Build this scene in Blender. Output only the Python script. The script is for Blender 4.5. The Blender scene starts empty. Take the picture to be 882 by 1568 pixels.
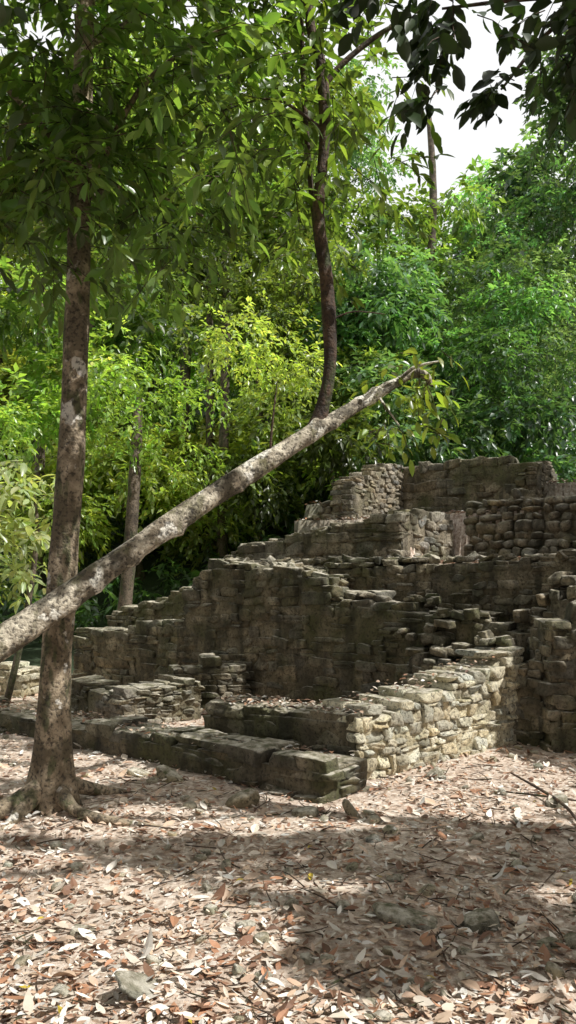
import bpy, math, numpy as np
from mathutils import Vector
rng = np.random.default_rng(7)
sc = bpy.context.scene

# ------------------------------------------------------------------ helpers
class MB:
    def __init__(s): s.V=[];s.F=[];s.C=[];s.n=0
    def add(s,v,f,c):
        v=np.asarray(v,float).reshape(-1,3); f=np.asarray(f,int).reshape(-1,3)
        c=np.asarray(c,float)
        if c.ndim==1: c=np.tile(c,(len(v),1))
        s.V.append(v); s.F.append(f+s.n); s.C.append(c); s.n+=len(v)
    def build(s,name,mat,smooth=True,parent=None):
        V=np.concatenate(s.V);F=np.concatenate(s.F);C=np.concatenate(s.C)
        me=bpy.data.meshes.new(name)
        me.vertices.add(len(V)); me.vertices.foreach_set('co',V.astype(np.float32).ravel())
        me.loops.add(F.size); me.loops.foreach_set('vertex_index',F.astype(np.int32).ravel())
        me.polygons.add(len(F)); me.polygons.foreach_set('loop_start',(np.arange(len(F))*3).astype(np.int32))
        try: me.polygons.foreach_set('loop_total',np.full(len(F),3,np.int32))
        except Exception: pass
        me.update(calc_edges=True)
        me.polygons.foreach_set('use_smooth',np.full(len(F),smooth,bool))
        a=me.color_attributes.new('Col','FLOAT_COLOR','POINT')
        a.data.foreach_set('color',np.concatenate([C,np.ones((len(C),1))],1).astype(np.float32).ravel())
        me.materials.append(mat)
        ob=bpy.data.objects.new(name,me); sc.collection.objects.link(ob)
        if parent: ob.parent=parent
        return ob
def empty(name):
    e=bpy.data.objects.new(name,None); sc.collection.objects.link(e); return e
def norm(a): return a/np.maximum(np.linalg.norm(a,axis=-1,keepdims=True),1e-9)
class Noise:
    def __init__(s,seed,freq,n=10):
        r=np.random.default_rng(seed); s.k=norm(r.normal(size=(n,3)))*freq*r.uniform(.5,2.2,(n,1)); s.p=r.uniform(0,6.28,n); s.n=n
    def __call__(s,P):
        P=np.asarray(P,float)
        return np.sin(P@s.k.T+s.p).sum(-1)/math.sqrt(s.n)
nA=Noise(1,1.3);nB=Noise(2,6.);nC=Noise(3,22.)

def tube(mb,pts,rad,sides=14,seg=8,noise=.05,col=(1,1,1),flare=0,knots=0):
    pts=np.array(pts,float);rad=np.array(rad,float);n=len(pts)
    P=[];R=[]
    for i in range(n-1):
        p0=pts[max(i-1,0)];p1=pts[i];p2=pts[i+1];p3=pts[min(i+2,n-1)]
        for k in range(seg):
            t=k/seg
            P.append(.5*((2*p1)+(-p0+p2)*t+(2*p0-5*p1+4*p2-p3)*t*t+(-p0+3*p1-3*p2+p3)*t**3)); R.append(rad[i]*(1-t)+rad[i+1]*t)
    P.append(pts[-1]);R.append(rad[-1]);P=np.array(P);R=np.array(R)
    T=norm(np.gradient(P,axis=0)); u=np.cross(T[0],[0.3,.9,.2]);u/=np.linalg.norm(u)
    a=np.linspace(0,2*math.pi,sides,endpoint=False); V=[]
    for i in range(len(P)):
        u=u-T[i]*np.dot(u,T[i]);u/=np.linalg.norm(u);w=np.cross(T[i],u)
        ring=np.outer(np.cos(a),u)+np.outer(np.sin(a),w)
        r=np.full(sides,R[i])
        if flare:
            h=P[i][2]-P[0][2]; az=np.arctan2(ring[:,1],ring[:,0])
            r=r*(1+flare*math.exp(-h/.16)*(1+.7*np.sin(az*4+1.))+.10*math.exp(-h/.9)*np.sin(az*4+1))
        V.append(P[i]+ring*r[:,None])
    V=np.array(V); flat=V.reshape(-1,3)
    ctr=np.repeat(P,sides,0); d=flat-ctr
    k=1+noise*nB(flat*1.2)+noise*.5*nC(flat)
    if knots:
        r2=np.random.default_rng(int(knots))
        for _ in range(26):
            q=flat[r2.integers(len(flat))]; k=k+r2.uniform(.2,.5)*np.exp(-((flat-q)**2).sum(1)/(.04**2))
    flat=ctr+d*k[:,None]
    m=len(P)
    i=np.arange(m-1)[:,None]*sides; j=np.arange(sides)[None]; j2=(j+1)%sides
    A=i+j;B=i+j2;C=B+sides;D=A+sides
    F=np.concatenate([np.stack([A,B,C],-1).reshape(-1,3),np.stack([A,C,D],-1).reshape(-1,3)])
    c=np.array(col)*np.ones((len(flat),1))
    mb.add(flat,F,c)

L11=np.array([[0,0],[.22,-.36],[.22,0],[.22,.36],[.52,-.5],[.52,0],[.52,.5],[.8,-.3],[.8,0],[.8,.3],[1,0]],float)
F11=np.array([[0,2,1],[0,3,2],[1,2,5],[1,5,4],[2,3,6],[2,6,5],[4,5,8],[4,8,7],[5,6,9],[5,9,8],[7,8,10],[8,9,10]])
L4=np.array([[0,0],[.45,-.5],[.45,.5],[1,0]],float)
F4=np.array([[0,3,1],[0,2,3]])
def leaves(mb,base,d,up,L,W,col,droop=.15,fold=.35,hi=False):
    T,F=(L11,F11) if hi else (L4,F4)
    n=len(base); d=norm(d); s=norm(np.cross(up,d)); nn=np.cross(d,s)
    L=np.broadcast_to(L,(n,));W=np.broadcast_to(W,(n,));droop=np.broadcast_to(droop,(n,)); fold=np.broadcast_to(fold,(n,))
    t=T[:,0][None,:,None];w=T[:,1][None,:,None]
    V=base[:,None]+d[:,None]*t*L[:,None,None]+s[:,None]*w*W[:,None,None]+nn[:,None]*(np.abs(w)*fold[:,None,None]*W[:,None,None]-droop[:,None,None]*t*t*L[:,None,None])
    k=len(T)
    FF=(F[None]+(np.arange(n)*k)[:,None,None])
    mb.add(V,FF,np.repeat(col,k,0))
def sprays(mb,c,T,nl,tl,leaf,col,hi=False,ratio=.34,jit=.12,down=.35,twigmb=None,seed=0,filt=None,upn=.38):
    r=np.random.default_rng(seed+11); S=len(c)
    if S==0: return
    T=norm(T); tl=np.broadcast_to(tl,(S,)); side=norm(np.cross(T,[0,0,1.]))
    t=np.linspace(.08,1,nl)[None,:]+r.normal(0,.03,(S,nl)); sg=np.where(np.arange(nl)%2==0,1,-1)[None,:]
    pos=c[:,None]+T[:,None]*(t*tl[:,None])[...,None]
    pos[...,2]-= .35*(t**2)*tl[:,None]
    pos+=r.normal(0,.02,pos.shape)
    spread=(1-.75*np.clip(t,0,1))*sg
    d=T[:,None]*.55+side[:,None]*spread[...,None]+r.normal(0,.28,pos.shape); d[...,2]-=down*r.uniform(.3,1.8,(S,nl))
    up=np.array([0,0,1.])+r.normal(0,upn,pos.shape)
    Ls=(leaf*np.ones(S))[:,None]*r.uniform(.65,1.25,(S,nl))
    cc=col[:,None]*(1+r.normal(0,jit,(S,nl,1)))*(1+r.normal(0,.06,(S,nl,3)))
    f=lambda a:a.reshape(-1,*a.shape[2:])
    pos,d,up,Ls,cc=f(pos),f(d),f(up),f(Ls),np.clip(f(cc),.004,.6); dr=r.uniform(.02,.3,len(pos))
    if filt is not None:
        k=filt(pos+norm(d)*Ls[:,None]*.5); pos,d,up,Ls,cc,dr=pos[k],d[k],up[k],Ls[k],cc[k],dr[k]
    leaves(mb,pos,d,up,Ls,Ls*ratio*r.uniform(.8,1.2,len(Ls)),cc,droop=dr,hi=hi)
    if twigmb is not None:
        e=c+T*tl[:,None]; e[:,2]-=.35*tl; m=c+T*tl[:,None]*.5; m[:,2]-=.09*tl
        off=np.array([[.004,0,0],[-.002,0,.0035],[-.002,.0035,-.003]])
        V=np.concatenate([c[:,None]+off,m[:,None]+off*.8,e[:,None]+off*.3],1)
        F=[]
        for a in (0,3):
            for j in range(3):
                k=(j+1)%3;F+=[[a+j,a+k,a+k+3],[a+j,a+k+3,a+j+3]]
        F=np.array(F)[None]+(np.arange(S)*9)[:,None,None]
        twigmb.add(V,F,(1,1,1))

# ------------------------------------------------------------------ materials
def newmat(name):
    m=bpy.data.materials.new(name);m.use_nodes=True;nt=m.node_tree;nt.nodes.clear()
    return m,nt,nt.nodes,nt.links
def N(ns,t,**k):
    n=ns.new(t)
    for a,b in k.items():
        if a in n.bl_rna.properties: setattr(n,a,b)
        else: n.inputs[a].default_value=b
    return n
def ramp(ns,ls,src,stops):
    r=ns.new('ShaderNodeValToRGB');e=r.color_ramp.elements
    while len(e)<len(stops): e.new(.5)
    for x,(p,c) in zip(e,stops): x.position=p; x.color=(*c,1) if len(c)==3 else c
    ls.new(src,r.inputs[0]);return r.outputs[0]
def mix(ns,ls,fac,a,b,mode='MIX'):
    m=ns.new('ShaderNodeMix');m.data_type='RGBA';m.blend_type=mode
    for s,v in ((0,fac),(6,a),(7,b)):
        if isinstance(v,bpy.types.NodeSocket): ls.new(v,m.inputs[s])
        elif s==0: m.inputs[0].default_value=v
        else: m.inputs[s].default_value=(*v,1)
    return m.outputs[2]
def noise(ns,ls,co,scale,detail=4,rough=.55):
    n=ns.new('ShaderNodeTexNoise');n.inputs['Scale'].default_value=scale;n.inputs['Detail'].default_value=detail;n.inputs['Roughness'].default_value=rough
    ls.new(co,n.inputs['Vector']);return n.outputs[0]
def leafmat(name,trans=.4,rough=.42,spec=.5,tint=(1.25,1.35,.45)):
    m,nt,ns,ls=newmat(name)
    at=N(ns,'ShaderNodeAttribute',attribute_name='Col')
    p=ns.new('ShaderNodeBsdfPrincipled');p.inputs['Roughness'].default_value=rough;p.inputs['Specular IOR Level'].default_value=spec
    ls.new(at.outputs['Color'],p.inputs['Base Color'])
    if trans==0:
        o=ns.new('ShaderNodeOutputMaterial');ls.new(p.outputs[0],o.inputs[0]);return m
    tr=ns.new('ShaderNodeBsdfTranslucent'); ls.new(mix(ns,ls,1.,at.outputs['Color'],tint,'MULTIPLY'),tr.inputs[0])
    ms=ns.new('ShaderNodeMixShader');ms.inputs[0].default_value=trans
    ls.new(p.outputs[0],ms.inputs[1]);ls.new(tr.outputs[0],ms.inputs[2])
    o=ns.new('ShaderNodeOutputMaterial');ls.new(ms.outputs[0],o.inputs[0]);return m
M_leaf=leafmat('foliage',.42,.34,.8,tint=(2.4,2.3,.9)); M_dark=leafmat('backlit_dark_foliage',.2,tint=(1.4,1.6,.5)); M_litter=leafmat('dry_leaves',0,.55,.4,(1,.9,.7))
M_canopy=leafmat('canopy_foliage',0)

def barkmat(name,a,b,lich,lthr,moss=(.05,.07,.02),blotch=None):
    m,nt,ns,ls=newmat(name)
    tc=ns.new('ShaderNodeTexCoord');co=tc.outputs['Object']
    n1=noise(ns,ls,co,7,6);n2=noise(ns,ls,co,4.5,4,.55);n3=noise(ns,ls,co,40,4)
    mp=ns.new('ShaderNodeMapping');mp.inputs['Scale'].default_value=(1,1,.35);ls.new(co,mp.inputs[0]);n4=noise(ns,ls,mp.outputs[0],9,3)
    c=ramp(ns,ls,n1,[(.38,a),(.60,b)])
    c=mix(ns,ls,ramp(ns,ls,n4,[(.54,(0,0,0)),(.62,(.75,.75,.75))]),c,moss)
    if blotch:
        nb=noise(ns,ls,co,3.2,5,.65)
        c=mix(ns,ls,ramp(ns,ls,nb,[(.52,(0,0,0)),(.57,(.85,.85,.85))]),c,blotch)
    c=mix(ns,ls,ramp(ns,ls,n2,[(lthr,(0,0,0)),(lthr+.03,(1,1,1))]),c,lich)
    c=mix(ns,ls,ramp(ns,ls,n3,[(.36,(.8,.8,.8)),(.5,(0,0,0))]),c,(.03,.025,.02))
    p=ns.new('ShaderNodeBsdfPrincipled');p.inputs['Roughness'].default_value=.85;ls.new(c,p.inputs['Base Color'])
    bp=ns.new('ShaderNodeBump');bp.inputs['Strength'].default_value=.9;bp.inputs['Distance'].default_value=.02
    ad=N(ns,'ShaderNodeMath',operation='ADD');ls.new(n1,ad.inputs[0]);ls.new(n3,ad.inputs[1]);ls.new(ad.outputs[0],bp.inputs['Height']);ls.new(bp.outputs[0],p.inputs['Normal'])
    o=ns.new('ShaderNodeOutputMaterial');ls.new(p.outputs[0],o.inputs[0]);return m
M_bark=barkmat('mottled_bark',(.15,.115,.07),(.46,.37,.26),(.66,.62,.55),.625,blotch=(.14,.11,.07))
M_bark2=barkmat('leaning_bark',(.20,.16,.11),(.80,.72,.57),(.84,.80,.70),.56,(.16,.15,.07),blotch=(.10,.085,.06))
M_bark3=barkmat('dark_bark',(.04,.026,.018),(.13,.08,.05),(.25,.22,.17),.75)
M_bark4=barkmat('forest_bark',(.06,.045,.03),(.18,.14,.10),(.3,.27,.22),.72)

def stonemat(name,dark,mid,light,mossy,topk=.75):
    m,nt,ns,ls=newmat(name)
    tc=ns.new('ShaderNodeTexCoord');co=tc.outputs['Object']
    at=N(ns,'ShaderNodeAttribute',attribute_name='Col')
    n1=noise(ns,ls,co,4,8,.65);n2=noise(ns,ls,co,1.4,5,.6);n3=noise(ns,ls,co,34,6,.7);n4=noise(ns,ls,co,11,6,.7)
    c=ramp(ns,ls,n1,[(.32,dark),(.5,mid),(.68,light)])
    c=mix(ns,ls,1.,c,at.outputs['Color'],'MULTIPLY')
    c=mix(ns,ls,ramp(ns,ls,n2,[(.46,(0,0,0)),(.62,(mossy,)*3)]),c,(.075,.085,.025))
    c=mix(ns,ls,ramp(ns,ls,n3,[(.36,(.85,.85,.85)),(.5,(0,0,0))]),c,(.035,.03,.02))
    mp=ns.new('ShaderNodeMapping');mp.inputs['Scale'].default_value=(1,1,.18);ls.new(co,mp.inputs[0]);n5=noise(ns,ls,mp.outputs[0],6,5)
    c=mix(ns,ls,ramp(ns,ls,n5,[(.48,(0,0,0)),(.62,(mossy*.85,)*3)]),c,(.030,.027,.018))
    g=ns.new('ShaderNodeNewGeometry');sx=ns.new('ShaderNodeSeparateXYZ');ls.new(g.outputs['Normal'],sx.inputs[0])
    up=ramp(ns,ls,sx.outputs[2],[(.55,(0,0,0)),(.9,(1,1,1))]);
    c2=ramp(ns,ls,n4,[(.36,(.08,.095,.03)),(.47,(.34,.30,.22)),(.60,(.74,.69,.58))])  # upward faces: moss and litter tones, sunlit paleness put into the colour
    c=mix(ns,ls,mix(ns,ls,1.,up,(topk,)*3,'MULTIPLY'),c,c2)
    p=ns.new('ShaderNodeBsdfPrincipled');p.inputs['Roughness'].default_value=.92;ls.new(c,p.inputs['Base Color'])
    bp=ns.new('ShaderNodeBump');bp.inputs['Strength'].default_value=1.;bp.inputs['Distance'].default_value=.035
    ad=N(ns,'ShaderNodeMath',operation='MULTIPLY_ADD');ls.new(n3,ad.inputs[0]);ad.inputs[1].default_value=.6;ls.new(n4,ad.inputs[2]);ls.new(ad.outputs[0],bp.inputs['Height']);ls.new(bp.outputs[0],p.inputs['Normal'])
    o=ns.new('ShaderNodeOutputMaterial');ls.new(p.outputs[0],o.inputs[0]);return m
M_stone=stonemat('sunlit_limestone',(.46,.40,.25),(.82,.75,.56),(.92,.88,.72),.18,.85)  # front wall stone raised past its own tone; sun glare put into the colour
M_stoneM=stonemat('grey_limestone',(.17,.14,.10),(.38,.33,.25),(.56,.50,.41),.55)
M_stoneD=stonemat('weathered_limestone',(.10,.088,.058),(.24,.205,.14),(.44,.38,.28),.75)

def groundmat():
    m,nt,ns,ls=newmat('forest_floor')
    tc=ns.new('ShaderNodeTexCoord');co=tc.outputs['Object']
    n1=noise(ns,ls,co,16,8,.75);n2=noise(ns,ls,co,1.2,4);n3=noise(ns,ls,co,70,4,.7)
    v=ns.new('ShaderNodeTexVoronoi');v.inputs['Scale'].default_value=38;ls.new(co,v.inputs['Vector'])
    c=ramp(ns,ls,n1,[(.33,(.16,.10,.07)),(.46,(.55,.44,.35)),(.60,(.90,.83,.74))])  # soil paler than its own tone, sun glare is part of the colour
    c=mix(ns,ls,ramp(ns,ls,n2,[(.4,(0,0,0)),(.65,(.5,.5,.5))]),c,(.84,.76,.66))
    hue=ramp(ns,ls,v.outputs['Color'],[(0,(.66,.57,.51)),(1,(1.0,.99,.98))])
    c=mix(ns,ls,1.,c,hue,'MULTIPLY')
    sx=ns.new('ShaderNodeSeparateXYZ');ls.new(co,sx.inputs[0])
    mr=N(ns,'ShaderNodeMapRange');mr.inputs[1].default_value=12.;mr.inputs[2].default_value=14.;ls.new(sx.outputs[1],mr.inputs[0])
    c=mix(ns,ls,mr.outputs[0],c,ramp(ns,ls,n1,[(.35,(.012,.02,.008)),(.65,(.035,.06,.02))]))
    p=ns.new('ShaderNodeBsdfPrincipled');p.inputs['Roughness'].default_value=.95;ls.new(c,p.inputs['Base Color'])
    bp=ns.new('ShaderNodeBump');bp.inputs['Strength'].default_value=.6;bp.inputs['Distance'].default_value=.018
    ad=N(ns,'ShaderNodeMath',operation='ADD');ls.new(n1,ad.inputs[0]);ls.new(n3,ad.inputs[1]);ls.new(ad.outputs[0],bp.inputs['Height']);ls.new(bp.outputs[0],p.inputs['Normal'])
    o=ns.new('ShaderNodeOutputMaterial');ls.new(p.outputs[0],o.inputs[0]);return m
M_ground=groundmat()

# ------------------------------------------------------------------ ruin frame (u along facade, s into the mound)
A0=np.array([-3.1,12.]);U=np.array([.826,-.564]);Nn=np.array([.564,.826])
def us(u,s): return A0+U*u+Nn*s
W5=[(-.1,.87),(1.,.95),(2.05,1.08),(2.15,1.5),(2.6,1.84),(3.2,1.78),(3.75,1.76),(4.2,1.66),(4.35,1.40),(5.2,1.33),(5.96,1.27),(6.9,1.05)]
def prof(P,u): return np.interp(u,[p[0] for p in P],[p[1] for p in P])
def gh(x,y):
    x=np.asarray(x,float);y=np.asarray(y,float)
    u=(x-A0[0])*U[0]+(y-A0[1])*U[1]; s=(x-A0[0])*Nn[0]+(y-A0[1])*Nn[1]
    P=np.stack([x,y,0*x],-1)
    rough=.018*nA(P*1.2)+.012*nB(P*.9)
    h=np.zeros_like(x)
    h=np.where(s>.22,prof(W5,u)-.13,h)
    h=np.where(s>.22,np.where(u<2.6,np.minimum(h,.8+0*h),np.minimum(h,1.6)),h)
    h=np.where((s>.85),np.where(u<2.5,np.interp(u,[0,2.5],[1.0,1.7]),1.7),h)
    h=np.where((s>1.5)&(u>1.8),np.where(u<4.64,np.interp(u,[1.8,4.6],[1.9,2.4]),1.85),h)
    h=np.where((s>2.95)&(u>=4.64),2.6,h)
    h=np.where((s>3.0)&(u>1.8),np.maximum(h,2.6),h)
    h=np.where((s>3.3)&(u<2.7)&(u>1.8),2.9,h)
    h=np.where((s>5.15)&(u>2.3),3.2,h)
    out=np.clip((s-1.2)*.22,0,2.6)
    h=np.where(u<-.02,out,h)
    h=np.where((u>=-.02)&(u<1.8)&(s>1.5),np.maximum(1.0,out),h)
    h=np.where((x>2.9)&(y<8.6)&(s>-1.4)&(y>7.3),np.maximum(h,.9),h)
    h=np.where(x>9,h*np.clip(1-(x-9)/4,0,1),h)
    hill=np.clip(y-17,0,30)*.42
    return h+rough+hill+np.where(y>17,.3*nA(P*.4),0)

gx=np.concatenate([np.linspace(-300,-12,24),np.arange(-11,-5,.4),np.arange(-5,5.5,.07),np.arange(5.6,12,.4),np.linspace(12.5,300,24)])
gy=np.concatenate([np.linspace(-200,-3,14),np.arange(-2,2,.3),np.arange(2,17.5,.07),np.arange(17.6,50,.6),np.linspace(51,600,24)])
X,Y=np.meshgrid(gx,gy);Z=gh(X,Y)
nx,ny=len(gx),len(gy)
V=np.stack([X,Y,Z],-1).reshape(-1,3)
i=(np.arange(ny-1)[:,None]*nx+np.arange(nx-1)[None]).ravel()
F=np.concatenate([np.stack([i,i+1,i+nx+1],-1),np.stack([i,i+nx+1,i+nx],-1)])
g=MB();g.add(V,F,(1,1,1));g.build('ground',M_ground)

# ------------------------------------------------------------------ stones
def cubegrid(lin):
    n=len(lin);vs={};V=[];F=[]
    def vid(p):
        k=tuple(np.round(p,4))
        if k not in vs: vs[k]=len(V);V.append(p)
        return vs[k]
    for ax in range(3):
        for sg in (-1,1):
            for a in range(n-1):
                for b in range(n-1):
                    q=[]
                    for (da,db) in ((0,0),(1,0),(1,1),(0,1)):
                        p=[0,0,0];p[ax]=sg;p[(ax+1)%3]=lin[a+da];p[(ax+2)%3]=lin[b+db];q.append(vid(p))
                    if sg<0:q=q[::-1]
                    F+=[[q[0],q[1],q[2]],[q[0],q[2],q[3]]]
    return np.array(V,float),np.array(F)
CV,CF=cubegrid([-1,-.88,-.45,0,.45,.88,1])
TEMPL={}
for kk,kn in ((18,'block'),(3.6,'boulder')):
    lst=[]
    for q in range(36):
        P=CV/((np.abs(CV)**kk).sum(1)**(1/kk))[:,None]
        nz=Noise(100+q,1.5,8);nz2=Noise(300+q,4.5,8)
        am=.06 if kn=='block' else .13
        P=P*(1+am*nz(P)+.045*nz2(P))[:,None]
        r3=np.random.default_rng(q)
        for _ in range(4):
            nrm=norm(r3.choice([-1,1],3)*r3.uniform(.3,1,3)); lim=r3.uniform(1.15,1.45) if kn=='block' else 1.2
            dd=P@nrm; ex=np.maximum(dd-lim,0); P=P-ex[:,None]*nrm
        sk=rng.normal(0,.10,(3,3));P=P+P@sk
        lst.append(P)
    TEMPL[kn]=lst
def stone(mb,c,half,ax,kind='block',tint=(1,1,1),rot=.05):
    P=TEMPL[kind][rng.integers(36)]*half
    a,b,g_=rng.normal(0,rot,3)
    Rz=np.array([[math.cos(a),-math.sin(a),0],[math.sin(a),math.cos(a),0],[0,0,1]])
    Ry=np.array([[math.cos(b),0,math.sin(b)],[0,1,0],[-math.sin(b),0,math.cos(b)]])
    P=P@Rz.T@Ry.T
    mb.add(c+P@ax,CF,tint)
def tint(): 
    v=rng.uniform(.55,1.25);w=rng.normal(0,.05);return np.minimum(np.array([v*(1+w),v,v*(1-w*1.5)]),1.15)
def wall(mb,a,b,profile,thick=.4,base=-.1,ch=(.06,.12),ln=(.10,.28),recess=.012,back=True,kind='block',batter=0.):
    a=np.array(a,float);b=np.array(b,float);Lw=np.linalg.norm(b-a);d=(b-a)/Lw;n=np.array([-d[1],d[0]])
    ax=np.array([[d[0],d[1],0],[n[0],n[1],0],[0,0,1]])
    topz=lambda x:np.interp(x/Lw,[p[0] for p in profile],[p[1] for p in profile])
    zb=base;zmax=max(p[1] for p in profile);wv=rng.uniform(0,6)
    while zb<zmax+.05:
        h=rng.uniform(*ch)
        x=rng.uniform(-.08,0)
        while x<Lw-.03:
            l=rng.uniform(*ln)*(1.35 if rng.random()<.2 else 1)
            if x+l>Lw-.08:l=Lw-x+rng.uniform(-.02,.03)
            xm=x+l/2
            wav=.025*math.sin(xm*1.7+wv)+.014*math.sin(xm*4.3+zb*5+wv)
            if zb+wav+h*.55<topz(xm)+rng.normal(0,.02):
                q=rng.random()
                sub=[(0,h)] if (q>.22 or kind!='block') else ([(0,h*.48),(h*.5,h*.48)] if q>.08 else [(0,h*1.5)])
                for sd in ([0,1] if back else [0]):
                    for (zo,hh) in sub:
                        dep=min(thick/2 if back else .24,.3)
                        off=dep/2+rng.normal(0,.012)+batter*(zb-base) if sd==0 else thick-dep/2+rng.normal(0,.012)
                        c=np.array([*(a+d*xm+n*off),zb+zo+hh/2+wav])
                        stone(mb,c,np.array([l/2*.995,dep/2*1.02,hh/2*(1+rng.normal(0,.05))]),ax,kind,tint(),.04 if kind=='block' else .25)
            x+=l
        zb+=h
    m=max(int(Lw/.05),3);xs=np.linspace(.02,Lw-.02,m)
    r=20
    zt=np.maximum(topz(xs)-.06,base+.02)
    fr=[];bk=[]
    for q in range(r):
        z=base+(zt-base)*q/(r-1)
        for lst,off in ((fr,recess+batter*(z-base)),(bk,(thick-recess) if back else thick)):
            p=a[None]+d[None]*xs[:,None]+n[None]*(np.zeros(m)+off)[:,None]
            P=np.concatenate([p,z[:,None]],1)
            o=(.010*nC(P)+.014*nB(P))
            P[:,:2]+=n[None]*o[:,None];lst.append(P)
    rings=np.concatenate([np.array(fr),np.array(bk)[::-1]],0)
    R=2*r;VV=rings.reshape(-1,3);FF=[]
    for q in range(R):
        q2=(q+1)%R
        i=np.arange(m-1);A=q*m+i;B=A+1;C=q2*m+i+1;D=q2*m+i
        FF+=[np.stack([A,B,C],-1),np.stack([A,C,D],-1)]
    for col in (0,m-1):
        idx=[q*m+col for q in range(R)]
        FF.append(np.array([[idx[0],idx[q],idx[q+1]] for q in range(1,R-1)]))
    mb.add(VV,np.concatenate(FF),(.8,.78,.72))

def tprof(P,u0,u1): return [((u-u0)/(u1-u0),z) for u,z in P if u0<=u<=u1]
ruin=empty('stone_ruin')
def W(name,args,kw,mat=M_stoneD,parent=ruin):
    mb=MB();wall(mb,*args,**kw);return mb.build(name,mat,True,parent)
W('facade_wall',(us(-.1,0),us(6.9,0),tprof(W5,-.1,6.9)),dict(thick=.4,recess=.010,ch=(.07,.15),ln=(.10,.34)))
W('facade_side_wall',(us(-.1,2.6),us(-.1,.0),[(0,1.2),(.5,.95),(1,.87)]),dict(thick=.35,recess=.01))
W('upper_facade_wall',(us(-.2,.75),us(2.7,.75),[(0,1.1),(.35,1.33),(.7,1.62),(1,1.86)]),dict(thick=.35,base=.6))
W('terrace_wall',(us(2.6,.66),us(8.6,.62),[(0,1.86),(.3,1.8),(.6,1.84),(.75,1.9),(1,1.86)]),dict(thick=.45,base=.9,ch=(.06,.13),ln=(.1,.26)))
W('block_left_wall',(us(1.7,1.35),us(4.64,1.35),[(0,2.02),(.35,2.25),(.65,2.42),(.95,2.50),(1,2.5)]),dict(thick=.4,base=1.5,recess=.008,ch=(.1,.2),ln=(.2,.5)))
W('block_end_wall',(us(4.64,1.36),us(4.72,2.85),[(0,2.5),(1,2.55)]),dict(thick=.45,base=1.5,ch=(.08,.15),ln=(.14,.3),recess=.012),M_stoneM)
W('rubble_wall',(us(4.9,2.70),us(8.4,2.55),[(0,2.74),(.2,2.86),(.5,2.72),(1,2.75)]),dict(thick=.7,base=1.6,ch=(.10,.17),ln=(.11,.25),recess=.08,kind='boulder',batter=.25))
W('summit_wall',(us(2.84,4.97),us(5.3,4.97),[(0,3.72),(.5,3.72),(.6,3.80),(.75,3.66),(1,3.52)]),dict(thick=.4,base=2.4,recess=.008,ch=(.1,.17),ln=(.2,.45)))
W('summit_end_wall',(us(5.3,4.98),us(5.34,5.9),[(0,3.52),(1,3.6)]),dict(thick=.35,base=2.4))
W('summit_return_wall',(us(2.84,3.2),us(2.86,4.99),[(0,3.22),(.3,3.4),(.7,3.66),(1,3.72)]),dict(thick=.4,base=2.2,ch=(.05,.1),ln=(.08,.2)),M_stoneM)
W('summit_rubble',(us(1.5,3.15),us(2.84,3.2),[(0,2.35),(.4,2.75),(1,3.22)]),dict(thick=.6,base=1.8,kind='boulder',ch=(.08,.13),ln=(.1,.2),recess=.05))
mb=MB()
axr=np.array([[U[0],U[1],0],[Nn[0],Nn[1],0],[0,0,1]])
for (u,s,z,l,dp,h) in [(5.55,-.10,1.0,.5,.34,.10),(5.9,-.14,.86,.7,.36,.10),(6.15,-.22,.66,.8,.4,.11),(6.45,-.18,.98,.4,.34,.10),(6.3,-.38,.48,.7,.4,.10),(6.0,-.02,1.2,.6,.3,.09),(6.4,-.1,.8,.6,.4,.09),(6.7,-.2,.6,.5,.4,.1),
      (4.75,.3,1.42,.5,.4,.08),(5.4,.35,1.4,.4,.3,.08),(6.7,.2,1.25,.5,.4,.12),(6.95,.2,1.42,.4,.4,.12),(7.2,.3,1.58,.5,.4,.12),(7.0,.35,1.5,.4,.3,.1),(7.4,.45,1.7,.4,.4,.1)]:
    p=us(u,s); 
    for k in range(7):
        o=rng.uniform(-.5,.5)*l
        stone(mb,np.array([p[0]+U[0]*o,p[1]+U[1]*o+rng.normal(0,.05),z+rng.normal(0,.035)]),np.array([l*.15,dp/2,h/2])*rng.uniform(.6,1.15,3),axr,'block',tint(),.16)
wall(mb,us(5.4,-.36),us(7.0,-.44),[(0,.75),(.3,.8),(.6,.6),(1,.95)],thick=.5,base=-.1)
for _ in range(420):
    k=rng.integers(5)
    if k==0: u=rng.uniform(2.2,4.3);s=rng.uniform(.05,.6)
    elif k==1: u=rng.uniform(2.6,8);s=rng.uniform(.68,1.2)
    elif k==2: u=rng.uniform(1.8,4.6);s=rng.uniform(1.4,1.9)
    elif k==3: u=rng.uniform(4.3,7);s=rng.uniform(.1,.6)
    else: u=rng.uniform(0,2.6);s=rng.uniform(.1,.9)
    p=us(u,s)
    if k==0: z=prof(W5,u)
    elif k==1: z=1.86
    elif k==2: z=np.interp(u,[1.7,4.64],[2.02,2.5])
    else: z=float(gh(p[0],p[1]))+.03
    if k==4 and s>.4: z=float(gh(p[0],p[1]))
    stone(mb,np.array([*p,z]),rng.uniform(.03,.13,3)*[1,1,.4],axr,'block',tint()*1.3,.4)
mb.build('fallen_masonry',M_stoneD,True,ruin)
W('buttress_wall',((2.46,7.5),(4.6,7.35),[(0,1.2),(.12,1.28),(.5,1.3),(1,1.3)]),dict(thick=.9,ch=(.08,.16),ln=(.12,.3),recess=.012))
W('buttress_side',((2.46,8.5),(2.46,7.5),[(0,1.15),(1,1.22)]),dict(thick=.4,ch=(.08,.15)))

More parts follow.
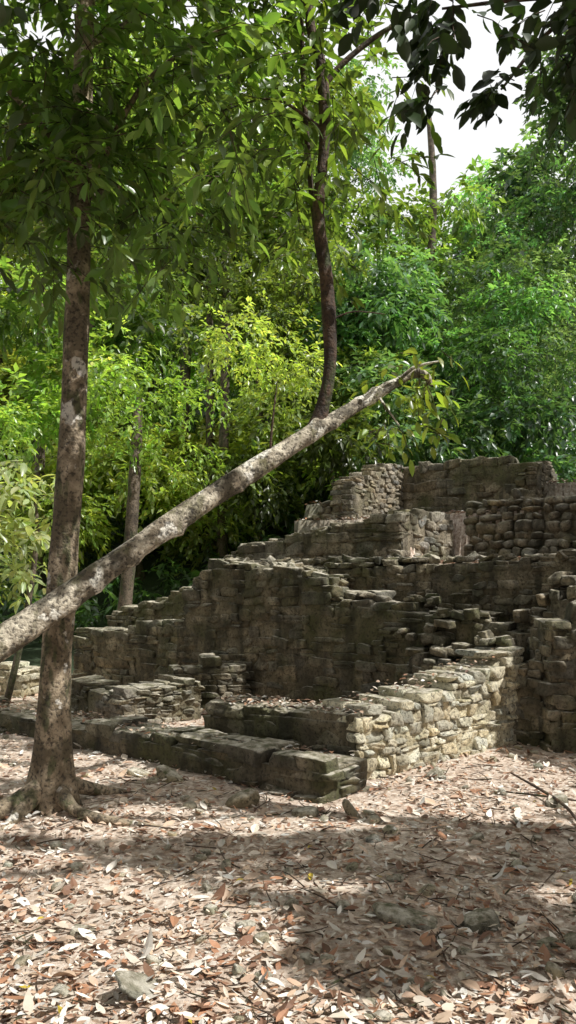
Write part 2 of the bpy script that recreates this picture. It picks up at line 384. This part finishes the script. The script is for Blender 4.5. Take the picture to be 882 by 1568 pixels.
lw=MB();wall(lw,(-5.2,10.28),(.27,5.85),[(0,.2),(.5,.22),(.75,.25),(1,.25)],thick=.42,ch=(.12,.14),ln=(.22,.5),recess=.0)
wall(lw,(.26,5.86),(.62,6.32),[(0,.25),(1,.27)],thick=.5,ch=(.12,.14),ln=(.2,.35),recess=.0)
lw.build('low_stone_wall',M_stoneD)
lw=MB();wall(lw,(-.72,7.32),(.56,6.45),[(0,.47),(.5,.50),(1,.52)],thick=.5,recess=.002,ch=(.08,.14),ln=(.14,.36))
lw.build('low_stone_wall',M_stoneD)
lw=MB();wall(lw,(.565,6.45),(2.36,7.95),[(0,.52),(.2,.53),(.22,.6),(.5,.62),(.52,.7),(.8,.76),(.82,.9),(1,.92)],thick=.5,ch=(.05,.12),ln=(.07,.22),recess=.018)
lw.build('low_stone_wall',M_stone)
lw=MB();wall(lw,(-2.95,10.0),(-1.80,8.75),[(0,.42),(1,.36)],thick=.4)
wall(lw,(-1.80,8.75),(-1.0,9.35),[(0,.36),(.3,.42),(1,.45)],thick=.6,ch=(.04,.07),ln=(.08,.18))
lw.build('low_stone_wall',M_stoneM)
lw=MB();wall(lw,(-6.2,11.4),(-3.6,10.9),[(0,.5),(1,.42)],thick=.5,ch=(.06,.1),ln=(.1,.25))
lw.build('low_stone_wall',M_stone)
lw=MB();wall(lw,(-1.35,9.75),(-.5,10.0),[(0,.5),(.5,.6),(1,.55)],thick=.4,ch=(.06,.1),ln=(.1,.25))
lw.build('low_stone_wall',M_stoneD)

mb=MB()
for (x,y,a,b,h) in [(-.95,6.45,.16,.09,.05),(-1.25,6.7,.1,.08,.04),(-.32,5.75,.13,.09,.06),(.55,3.72,.17,.09,.03),(.88,3.7,.1,.07,.035),(.12,5.55,.09,.06,.04),(-.55,3.1,.12,.06,.02),(-1.95,6.5,.12,.08,.04),(.45,5.5,.13,.06,.03),(-.95,3.7,.07,.05,.02),(1.9,5.7,.1,.07,.05),(1.2,6.6,.09,.06,.05)]:
    stone(mb,np.array([x,y,float(gh(x,y))+h*.3]),np.array([a,b,h]),np.eye(3),'boulder',tint()*.5,.5)
for _ in range(220):
    y=rng.uniform(2.6,9);x=rng.uniform(-.5,.5)*y;sz=rng.uniform(.012,.045)
    stone(mb,np.array([x,y,float(gh(x,y))+sz*.3]),np.array([sz,sz*.8,sz*.6]),np.eye(3),'boulder',tint()*.7,.5)
mb.build('loose_stones',M_stone)

# ------------------------------------------------------------------ leaf litter
pal=np.array([[.66,.49,.36],[.78,.66,.53],[.30,.16,.10],[.87,.80,.70],[.66,.48,.34],[.90,.86,.79],[.24,.13,.08],[.50,.26,.15],[.82,.72,.60],[.56,.39,.28]])  # pale leaves brightened: glare of the sun put into their colours
n=46000
y=2.3+ (rng.random(n)**1.7)*9.5; x=rng.uniform(-.62,.62,n)*(y+1.)
z=gh(x,y)+rng.uniform(.003,.028,n)
az=rng.uniform(0,6.28,n);d=np.stack([np.cos(az),np.sin(az),rng.normal(0,.15,n)],-1)
up=np.array([.06,-.03,1.])+rng.normal(0,.22,(n,3))
L=rng.choice([.022,.038,.06,.09],n,p=[.38,.34,.20,.08])*rng.uniform(.7,1.3,n)
col=pal[rng.integers(len(pal),size=n)]*rng.uniform(.65,1.08,(n,1))
yl=rng.random(n)<.003;col[yl]=[.5,.38,.05]
mb=MB();leaves(mb,np.stack([x,y,z],-1),d,up,L,L*rng.uniform(.25,.6,n),col,droop=rng.normal(0,.28,n),fold=rng.uniform(-.5,.7,n),hi=True)
n=11000
u=rng.uniform(-.1,8,n);s=rng.uniform(0,5.4,n);p=A0[None]+U[None]*u[:,None]+Nn[None]*s[:,None]
z=gh(p[:,0],p[:,1])+rng.uniform(.01,.05,n);az=rng.uniform(0,6.28,n)
leaves(mb,np.stack([p[:,0],p[:,1],z],-1),np.stack([np.cos(az),np.sin(az),rng.normal(0,.2,n)],-1),np.array([0,0,1.])+rng.normal(0,.3,(n,3)),rng.uniform(.04,.1,n),rng.uniform(.02,.04,n),pal[rng.integers(len(pal),size=n)]*rng.uniform(.5,.9,(n,1)),hi=True)
for a,b,za,zb_,th,n in (((-5.2,10.28),(.27,5.85),.21,.26,.4,900),((-.72,7.32),(.56,6.45),.5,.53,.45,400),((.56,6.45),(2.36,7.95),.55,.93,.45,160)):
    a=np.array(a);b=np.array(b);t=rng.random(n);dv=(b-a)/np.linalg.norm(b-a);nv=np.array([-dv[1],dv[0]])
    p=a+(b-a)*t[:,None]+nv*rng.uniform(0,th,n)[:,None];az=rng.uniform(0,6.28,n)
    leaves(mb,np.stack([p[:,0],p[:,1],za+(zb_-za)*t+rng.uniform(.0,.03,n)],-1),np.stack([np.cos(az),np.sin(az),rng.normal(0,.2,n)],-1),np.array([0,0,1.])+rng.normal(0,.3,(n,3)),rng.uniform(.025,.08,n),rng.uniform(.012,.035,n),pal[rng.integers(len(pal),size=n)]*rng.uniform(.5,.9,(n,1)),hi=True)
mb.build('leaf_litter',M_litter,False)
mb=MB()
for _ in range(600):
    y=2.5+rng.random()**1.5*7;x=rng.uniform(-.5,.5)*y;l=rng.uniform(.06,.32);a=rng.uniform(0,3.14);z=float(gh(x,y))+.02
    e=np.array([math.cos(a),math.sin(a),rng.normal(0,.05)])*l;p=np.array([x,y,z]);r=rng.uniform(.002,.005)
    tube(mb,[p,p+e*.5+rng.normal(0,.02,3)*[1,1,.4],p+e],[r,r*.9,r*.5],5,2,.1)
def gp(x,y,dz=.03): return [x,y,float(gh(x,y))+dz]
tube(mb,[gp(1.75,6.3,.1),gp(1.9,5.6,.05),gp(1.85,5.05,.03)],[.008,.012,.008],7,5)
tube(mb,[gp(1.6,5.9),gp(1.8,5.75,.05),gp(2.1,5.7,.03)],[.006,.008,.005],7,5)
mb.build('fallen_sticks',M_bark3)

# ------------------------------------------------------------------ left tree
tree=empty('rainforest_tree')
mb=MB()
tube(mb,[(-1.69,5.7,-.15),(-1.68,5.7,.12),(-1.665,5.7,.5),(-1.64,5.7,1.1),(-1.54,5.7,2.48),(-1.50,5.7,3.4),(-1.48,5.7,4.1),(-1.44,5.72,5.7),(-1.35,5.8,7.2),(-1.3,5.8,8.8)],
     [.17,.15,.122,.105,.094,.086,.08,.065,.045,.02],28,12,.03,flare=.55)
for P,R in [([(-1.70,5.65,.16),(-1.92,5.42,.06),(-2.2,5.25,.02),(-2.6,5.1,-.04)],[.09,.065,.045,.02]),
            ([(-1.62,5.65,.14),(-1.45,5.45,.05),(-1.2,5.32,.02),(-.8,5.3,-.03)],[.07,.04,.03,.01]),
            ([(-1.75,5.6,.14),(-1.8,5.4,.04),(-1.85,5.15,-.02)],[.08,.05,.02]),
            ([(-1.6,5.8,.14),(-1.4,6.0,.04),(-1.1,6.1,-.03)],[.07,.045,.02])]:
    tube(mb,P,R,12,8,.06)
limbs=[([-1.47,5.7,4.2],[-1.0,5.4,4.9],[-.4,5.2,5.2]),([-1.47,5.7,4.5],[-2.0,5.4,5.0],[-2.6,5.2,5.1]),([-1.45,5.7,5.0],[-1.2,5.0,5.4],[-1.0,4.4,5.5]),([-1.45,5.72,5.4],[-.8,6.2,6.1],[-.1,6.6,6.4]),
       ([-1.44,5.72,4.8],[-1.7,6.3,5.4],[-2.0,7.0,5.6]),([-1.42,5.75,5.8],[-2.1,5.7,6.5],[-2.9,5.8,6.8]),([-1.46,5.7,4.3],[-1.2,6.1,4.6],[-.7,6.6,4.6]),([-1.46,5.7,4.3],[-1.9,5.9,4.7],[-2.5,6.2,4.8]),([-1.4,5.75,6.2],[-.9,5.6,6.8],[-.2,5.4,7.0])]
for l in limbs: tube(mb,l,[.025,.018,.008],8,6,.04)
mb.build('trunk',M_bark,True,tree)
mb=MB();tw=MB()
c=[];T=[]
for l in limbs:
    l=np.array(l)
    for _ in range(36):
        t=rng.uniform(.15,1.05);p=(l[0]+(l[1]-l[0])*min(t*2,1)+(l[2]-l[1])*max(t*2-1,0))
        p=p+rng.normal(0,.26,3);c.append(p);dd=(l[2]-l[0])+rng.normal(0,.8,3);dd[2]=rng.normal(-.1,.3);T.append(dd)
for _ in range(330):
    c.append([rng.uniform(-2.9,.1),rng.uniform(4.6,7.5),rng.uniform(4.0,7.2)]);T.append([rng.normal(),rng.normal(),rng.normal(-.2,.2)])
for _ in range(60):
    c.append([-1.5+rng.normal(0,.35),5.3+rng.normal(0,.25),rng.uniform(3.8,5.2)]);T.append([rng.normal(),rng.normal(),rng.normal(-.4,.2)])
c=np.array(c);T=np.array(T)
el=(c[:,2]-1.6)/c[:,1];txx=c[:,0]/c[:,1]
keep=el>(.38+.12*np.maximum(0,(txx+.2)*4)+.04*np.sin(c[:,0]*9)); c=c[keep];T=T[keep]
col=np.array([[.105,.175,.045]])*rng.uniform(.4,1.8,(len(c),1))
sprays(mb,c,T,13,rng.uniform(.3,.55,len(c)),.15,col,True,.36,twigmb=tw,seed=1)
mb.build('crown',M_leaf,True,tree);tw.build('twigs',M_bark3,True,tree)

# ------------------------------------------------------------------ leaning tree with upright shoot
lean=empty('leaning_tree')
mb=MB()
tube(mb,[(-4.4,3.9,-.5),(-3.3,4.5,.22),(-1.864,5.2,1.2),(-1.10,5.6,1.80),(-.343,5.95,2.37),(.272,6.2,2.80),(.671,6.4,3.07),(1.0,6.5,3.27),(1.12,6.5,3.26),(1.16,6.5,3.18)],
     [.14,.125,.104,.084,.076,.064,.048,.032,.024,.012],20,14,.06,knots=5)
tube(mb,[(.85,6.45,3.17),(1.0,6.4,3.3),(1.2,6.35,3.34)],[.02,.015,.006],8,6)
tube(mb,[(.72,6.42,3.08),(.78,6.3,2.95),(.86,6.2,2.8)],[.012,.009,.004],8,6)
mb.build('leaning_trunk',M_bark2,True,lean)
mb=MB()
tube(mb,[(.20,6.2,2.75),(.27,6.2,2.95),(.325,6.2,3.31),(.297,6.2,3.92),(.235,6.2,4.42),(.285,6.2,5.08),(.25,6.2,5.58),(.15,6.2,6.1),(.1,6.2,7.6)],[.075,.058,.052,.053,.048,.046,.042,.036,.02],14,10,.06)
tube(mb,[(.23,6.26,4.2),(.17,6.3,4.8),(.12,6.35,5.6),(.1,6.4,6.8)],[.02,.022,.02,.012],8,8,.05)
tube(mb,[(.27,6.2,5.42),(.45,6.2,5.62),(.75,6.2,5.85),(1.1,6.2,6.0)],[.026,.022,.018,.01],8,8,.05)
tube(mb,[(-.14,6.03,2.45),(-.12,6.0,2.75),(-.08,6.0,3.1)],[.012,.009,.004],7,6,.05)
tube(mb,[(.3,6.2,3.6),(.5,6.2,3.68),(.75,6.2,3.66)],[.008,.006,.003],6,6,.05)
tube(mb,[(.25,6.2,5.1),(-.1,6.0,5.2),(-.5,5.9,5.05)],[.015,.01,.004],6,6,.05)
mb.build('upright_shoot',M_bark3,True,lean)
mb=MB();tw=MB()
k=34
c=np.stack([rng.uniform(.7,1.25,k),rng.uniform(6.2,6.6,k),rng.uniform(2.75,3.4,k)],-1);c[:,2]-=(.9-np.minimum(c[:,0],.9))*.4
sprays(mb,c,np.stack([rng.normal(.3,1,k),rng.normal(0,.6,k),rng.normal(-.7,.5,k)],-1),4,.18,.12,np.array([[.2,.28,.05]])*rng.uniform(.5,1.3,(k,1)),True,.42,twigmb=tw,seed=2)
m=230
c=np.stack([rng.normal(.05,.6,m),rng.uniform(5.7,7.2,m),rng.uniform(4.3,7.4,m)],-1)
k=(np.abs(c[:,0]-.2)<.25+ (c[:,2]-4.0)*.45);c=c[k]
sprays(mb,c,np.stack([rng.normal(0,1,len(c)),rng.normal(0,1,len(c)),rng.normal(-.3,.3,len(c))],-1),11,.4,.14,np.array([[.13,.21,.045]])*rng.uniform(.5,1.6,(len(c),1)),True,twigmb=tw,seed=3)
mb.build('leaves',M_leaf,True,lean);tw.build('twigs',M_bark3,True,lean)

# ------------------------------------------------------------------ overhanging tree at the right (trunk stands outside the view)
ov=empty('overhanging_tree')
mb=MB()
tube(mb,[(3.9,4.3,-.1),(3.8,4.3,2),(3.6,4.35,4),(3.5,4.4,6),(3.5,4.4,8.5)],[.2,.15,.13,.1,.05],16,8,.04,flare=.5)
obr=[([3.6,4.35,4.2],[2.4,4.5,4.9],[1.55,4.6,4.95],[.9,4.7,4.95]),([3.5,4.4,5],[2.5,4.6,5.3],[1.7,4.8,5.0],[1.3,4.9,4.6]),([3.6,4.4,4.5],[2.4,4.2,4.8],[1.7,4.2,4.6])]
for l in obr: tube(mb,l,[.05,.03,.016,.007][:len(l)],8,8,.04)
mb.build('trunk',M_bark3,True,ov)
mb=MB();tw=MB();c=[]
for (x,y,z,sx,sz,k) in [(1.72,4.6,4.88,.12,.08,13),(.9,4.7,5.02,.12,.04,6),(.5,4.8,5.1,.12,.05,6),(1.72,4.5,4.62,.09,.08,8),(.86,4.7,4.45,.05,.03,4),(1.33,4.7,4.60,.08,.06,7),(.82,4.7,4.84,.12,.05,8)]:
    c.append(np.stack([rng.normal(x,sx,k),rng.normal(y,.2,k),rng.normal(z,sz,k)],-1))
c=np.concatenate(c)
sprays(mb,c,np.stack([rng.normal(-.5,.8,len(c)),rng.normal(0,.7,len(c)),rng.normal(-.5,.3,len(c))],-1),8,.2,.14,np.array([[.035,.06,.02]])*rng.uniform(.6,1.4,(len(c),1)),True,.48,twigmb=tw,seed=4)  # backlit silhouette darkness put into the leaf colour
mb.build('leaves',M_dark,True,ov);tw.build('twigs',M_bark3,True,ov)

# ------------------------------------------------------------------ sun direction and an unseen canopy, its gaps shaped to cast chosen sun spots
EL=math.radians(53);AZ=math.radians(-20)
S=np.array([math.cos(EL)*math.cos(AZ),math.cos(EL)*math.sin(AZ),math.sin(EL)])
kx,ky=S[0]/S[2],S[1]/S[2]
spots=[(-1.4,3.6,0,1.55,.78),(-.7,2.6,0,1.9,.65),(1.0,2.7,0,2.1,.50),(1.5,5.75,0,1.9,.62),(-.8,5.4,0,1.7,.36),(1.3,7.05,.35,1.2,1.0),(1.75,6.6,.1,.9,.5),(.15,6.15,2.7,1.0,.55),(-1.6,5.7,1.2,.45,.7),(-1.5,5.7,3.,.4,.8),(-.9,5.7,1.95,.55,.45),(-1.7,5.25,1.3,.35,.4),
       (2.0,10.9,2.3,.8,.8),(-4.2,11.3,.3,1.4,1.0),(2.2,5.2,0,.6,.35),(-2.1,4.6,0,.8,.3),(.1,4.15,0,.5,.14),(1.5,4.1,0,.3,.13),(-.3,10.2,1.9,1.2,.45),(1.6,9.6,1.9,1.4,.4),(.8,7.0,.6,.4,.4),(-1.4,9.0,.3,.8,.6),(-2.2,6.4,0,.8,.45),(3.4,9.3,2,.7,.7),(1.6,13.4,3.4,.8,.9),(.9,8.6,1.4,.7,.3),(2.1,8.2,1.1,.5,.4),(-.2,7.1,.5,.7,.3),
       (-1.5,5.9,5.4,1.9,1.2),(.2,6.3,5.6,1.3,1.1),(1.0,6.4,3.1,.4,.4),(.3,6.2,4.0,.3,.4),(-3.6,10.2,2.4,1.1,1.0),(.6,11.0,2.4,.6,.3),(2.9,10.2,2.,.4,.3),(3.0,7.9,1.3,.5,.3)]
nG=Noise(55,2.6);nG2=Noise(56,9.)
def lit(P):
    X=P[:,0]-kx*P[:,2];Y=P[:,1]-ky*P[:,2];v=np.full_like(X,-.8)
    for (x,y,z,rx,ry) in spots:
        cx=x-kx*z;cy=y-ky*z
        v=np.maximum(v,1-(((X-cx)/rx)**2+((Y-cy)/ry)**2))
    Q=np.stack([X,Y,0*X],-1)
    return v+.20*nG(Q)+.16*nG2(Q)
def keepf(P):
    inview=(P[:,1]>0)&(np.abs(P[:,0])<.40*P[:,1])&((P[:,2]-1.6)<.76*P[:,1])
    X=P[:,0]-kx*P[:,2];Y=P[:,1]-ky*P[:,2]
    tosun=(Y>14.5)&(X>-1.)
    return (lit(P)<0)&~inview&~tosun
can=empty('shading_canopy')
mb=MB()
for x,y in ((8.5,3.),(8,8.5),(11.5,6),(6.5,-1.5),(-6.5,2),(-4,-4),(2,-5),(-8,8)):
    tube(mb,[(x,y,-.1),(x+.1,y,3),(x-.1,y+.1,6),(x,y,9.5)],[.26,.19,.15,.06],14,6,.04,flare=.5)
    for _ in range(7):
        a=rng.uniform(0,6.28);l=rng.uniform(2,3.6);z=rng.uniform(5.5,7.5)
        p=np.array([x,y,z]);q=np.array([math.cos(a)*l,math.sin(a)*l,rng.uniform(.6,1.6)])
        if abs(p[0]+q[0])<.5*(p[1]+q[1]): continue
        tube(mb,[p,p+q*.5+[0,0,.2],p+q],[.07,.045,.015],7,5,.04)
mb.build('trunks',M_bark3,True,can)
n=8600
z=rng.uniform(6.2,9.,n);gx_=rng.uniform(-6.5,5.5,n);gy_=rng.uniform(1.2,15.5,n)
c=np.stack([gx_+kx*z,gy_+ky*z,z],-1)
mb=MB();a=rng.uniform(0,6.28,len(c))
sprays(mb,c,np.stack([np.cos(a),np.sin(a),rng.normal(0,.2,len(c))],-1),11,.32,.15,np.array([[.04,.08,.02]])*rng.uniform(.6,1.4,(len(c),1)),False,.5,seed=5,filt=keepf)
n=5200
c=np.stack([rng.uniform(-13,14,n),rng.uniform(-9,13,n),rng.uniform(6.5,9.5,n)],-1)
m2=5200
a=rng.uniform(0,6.28,m2);R_=rng.uniform(9.5,12,m2)
c2=np.stack([R_*np.cos(a),3+R_*np.sin(a),rng.uniform(.3,8,m2)],-1)
c2=c2[((c2[:,1]<0)|(np.abs(c2[:,0])>.48*c2[:,1]))&(c2[:,1]<9)]
c=np.concatenate([c,c2]);a=rng.uniform(0,6.28,len(c))
sprays(mb,c,np.stack([np.cos(a),np.sin(a),rng.normal(0,.3,len(c))],-1),9,.5,.30,np.array([[.035,.06,.02]])*rng.uniform(.6,1.4,(len(c),1)),False,.55,seed=15,filt=keepf)
mb.build('crown',M_canopy,True,can)

# ------------------------------------------------------------------ forest behind
fo=empty('forest_background')
crowns=[(-4.8,13.5,3.3,1.5,0),(-2.6,14.5,4.9,1.5,0),(-3.6,15.5,6.3,1.8,0),(-.9,14.2,5.3,1.4,0),(.2,16.,4.2,1.5,0),(1.6,17,4.8,1.7,1),(3.6,17,4.6,1.7,1),(5.6,16.5,4.4,1.7,1),(4.8,18,6.6,2,1),(2.6,18.5,7.2,2,1),
        (-5.6,15,5.5,2,0),(-2.2,17,8.2,2.2,0),(.3,18,7.4,2.0,0),(6.8,18,7.5,2,1),(-4.6,12.5,2.,.7,0),(-5.2,17,9,2.2,0),(-2.5,13,4.6,.9,0)]
r2=np.random.default_rng(21)
for _ in range(125):
    y=r2.uniform(18,36);x=r2.uniform(-.5,.5)*y;zg=float(gh(x,y));h=r2.uniform(1.,11.5) if y<30 else r2.uniform(3,12)
    crowns.append((x,y,zg+h,r2.uniform(1.2,2.7),0 if x/y<.07+r2.normal(0,.05) else 1))
mb=MB();tr=MB();Cc=[];Tt=[];Co=[];Lf=[]
for (x,y,z,r,t) in crowns:
    tx=x/y; el=(z-1.6)/y
    if .12<tx<.34 and el>.50: continue
    if .05<tx<=.12 and el>.58 and y>20: continue
    if -.1<tx<-.03 and .5<el<.62 and y>20: continue
    S_=int(100*r*r/(1+.02*(y-15)**1.0)*(1 if y<22 else .62))
    dd=norm(r2.normal(size=(S_,3)));dd[:,2]=dd[:,2]*.75;
    lob=norm(r2.normal(size=(9,3)))*r*.78;li=r2.integers(9,size=S_)
    p=lob[li]+dd*r*.33*r2.uniform(.5,1.05,(S_,1));p[:,2]*=.85
    p=p+[x,y,z]
    T=dd+r2.normal(0,.35,dd.shape);T[:,2]-=.25
    base=np.array([.19,.27,.07]) if t==0 else np.array([.115,.215,.10])
    base=base*r2.choice([.55,.8,1.,1.2,1.4])*(1+np.clip(r2.normal(0,.08,3),-.12,.12))
    lc=r2.uniform(.45,1.5,9)
    Cc.append(p);Tt.append(T);Co.append(base[None]*lc[li][:,None]*r2.uniform(.7,1.3,(S_,1)));Lf.append(np.full(S_,r2.choice([.75,1.,1.3])))
    zg=float(gh(x,y))
    if r2.random()<.5 and y>17.5 and tx<.1:
        lx=r2.normal(0,.4)
        tube(tr,[(x+lx,y,zg-.2),(x+lx*.5,y,(zg+z)/2),(x,y,z)],[.14,.11,.06],8,4,.04)
Cc=np.concatenate(Cc);Tt=np.concatenate(Tt);Co=np.concatenate(Co);Lf=np.concatenate(Lf)
ok=~((Cc[:,0]/Cc[:,1]>.12)&(Cc[:,0]/Cc[:,1]<.32)&((Cc[:,2]-1.6)/Cc[:,1]>.545+.03*np.sin(Cc[:,0]*5)))
Cc,Tt,Co,Lf=Cc[ok],Tt[ok],Co[ok],Lf[ok]
near=Cc[:,1]<19
sprays(mb,Cc[near],Tt[near],13,.45,.15*Lf[near],Co[near],False,.46,seed=6,down=.2)
sprays(mb,Cc[~near],Tt[~near],12,.65,.21*Lf[~near],Co[~near],False,.5,seed=7,down=.2)
m=2600;y=r2.uniform(15.5,34,m);x=r2.uniform(-.5,.5,m)*y;c=np.stack([x,y,gh(x,y)+r2.uniform(.1,1.1,m)],-1)
sprays(mb,c,np.stack([r2.normal(0,1,m),r2.normal(-.5,1,m),r2.normal(0,.4,m)],-1),12,.6,.24,np.array([[.06,.12,.045]])*r2.uniform(.6,1.6,(m,1)),False,.4,seed=8)
mb.build('foliage',M_leaf,True,fo)
for P,R in [([(-2.75,13,.2),(-2.6,13,1.6),(-2.5,13,3.0),(-2.45,13.2,4.6)],[.13,.11,.10,.07]),
            ([(4.3,23.5,3),(4.2,23.5,7),(4.15,23.5,10),(4.25,23.5,13),(4.1,23.5,15.5)],[.16,.14,.13,.11,.07]),
            ([(-3.65,10.4,0),(-3.4,10.4,1.1),(-3.25,10.4,2.2),(-3.3,10.4,2.8)],[.045,.04,.03,.01])]:
    tube(tr,P,R,12,8,.04)
tr.build('trunks',M_bark4,True,fo)
sh=empty('broadleaf_shrub');mb=MB();tw=MB();m=70
c=np.stack([r2.uniform(-4.2,-3.0,m),r2.uniform(9.6,10.8,m),r2.uniform(1.7,3.2,m)],-1)
sprays(mb,c,np.stack([r2.normal(.4,.7,m),r2.normal(-.5,.6,m),r2.normal(-.1,.2,m)],-1),9,.45,.2,np.array([[.3,.36,.18]])*r2.uniform(.7,1.3,(m,1)),True,twigmb=tw,seed=9)
mb.build('leaves',M_leaf,True,sh);tube(tw,[(-3.9,10.2,0),(-3.8,10.2,1.5),(-3.7,10.2,3)],[.04,.03,.015],8,6);tw.build('stems',M_bark3,True,sh)

# ------------------------------------------------------------------ light, sky, camera
w=bpy.data.worlds.new('World');sc.world=w;w.use_nodes=True;nt=w.node_tree;nt.nodes.clear()
sky=nt.nodes.new('ShaderNodeTexSky');sky.sky_type='NISHITA';sky.sun_disc=False;sky.sun_elevation=EL;sky.sun_rotation=math.radians(90)-AZ
sky.air_density=1.0;sky.dust_density=8.0;sky.ozone_density=.5
mx=nt.nodes.new('ShaderNodeMix');mx.data_type='RGBA';mx.inputs[0].default_value=.65;mx.inputs[7].default_value=(15,15,14.7,1)
nt.links.new(sky.outputs[0],mx.inputs[6])
bg=nt.nodes.new('ShaderNodeBackground');bg.inputs[1].default_value=.10
o=nt.nodes.new('ShaderNodeOutputWorld');nt.links.new(mx.outputs[2],bg.inputs[0]);nt.links.new(bg.outputs[0],o.inputs[0])
l=bpy.data.lights.new('sun','SUN');l.energy=5;l.angle=math.radians(.5);l.color=(1,.98,.93)
lo=bpy.data.objects.new('sun',l);sc.collection.objects.link(lo);lo.location=(20,-6,25);lo.rotation_euler=Vector(S).to_track_quat('Z','Y').to_euler()
cam=bpy.data.cameras.new('camera');co=bpy.data.objects.new('camera',cam);sc.collection.objects.link(co)
co.location=(0,0,1.6);co.rotation_euler=(math.radians(90),0,0)
cam.sensor_fit='VERTICAL';cam.sensor_height=36;cam.lens=1230/1568*36;cam.shift_y=106/1568;cam.clip_end=2000;cam.clip_start=.05
sc.camera=co
sc.view_settings.view_transform='Standard';sc.view_settings.look='None';sc.view_settings.exposure=0
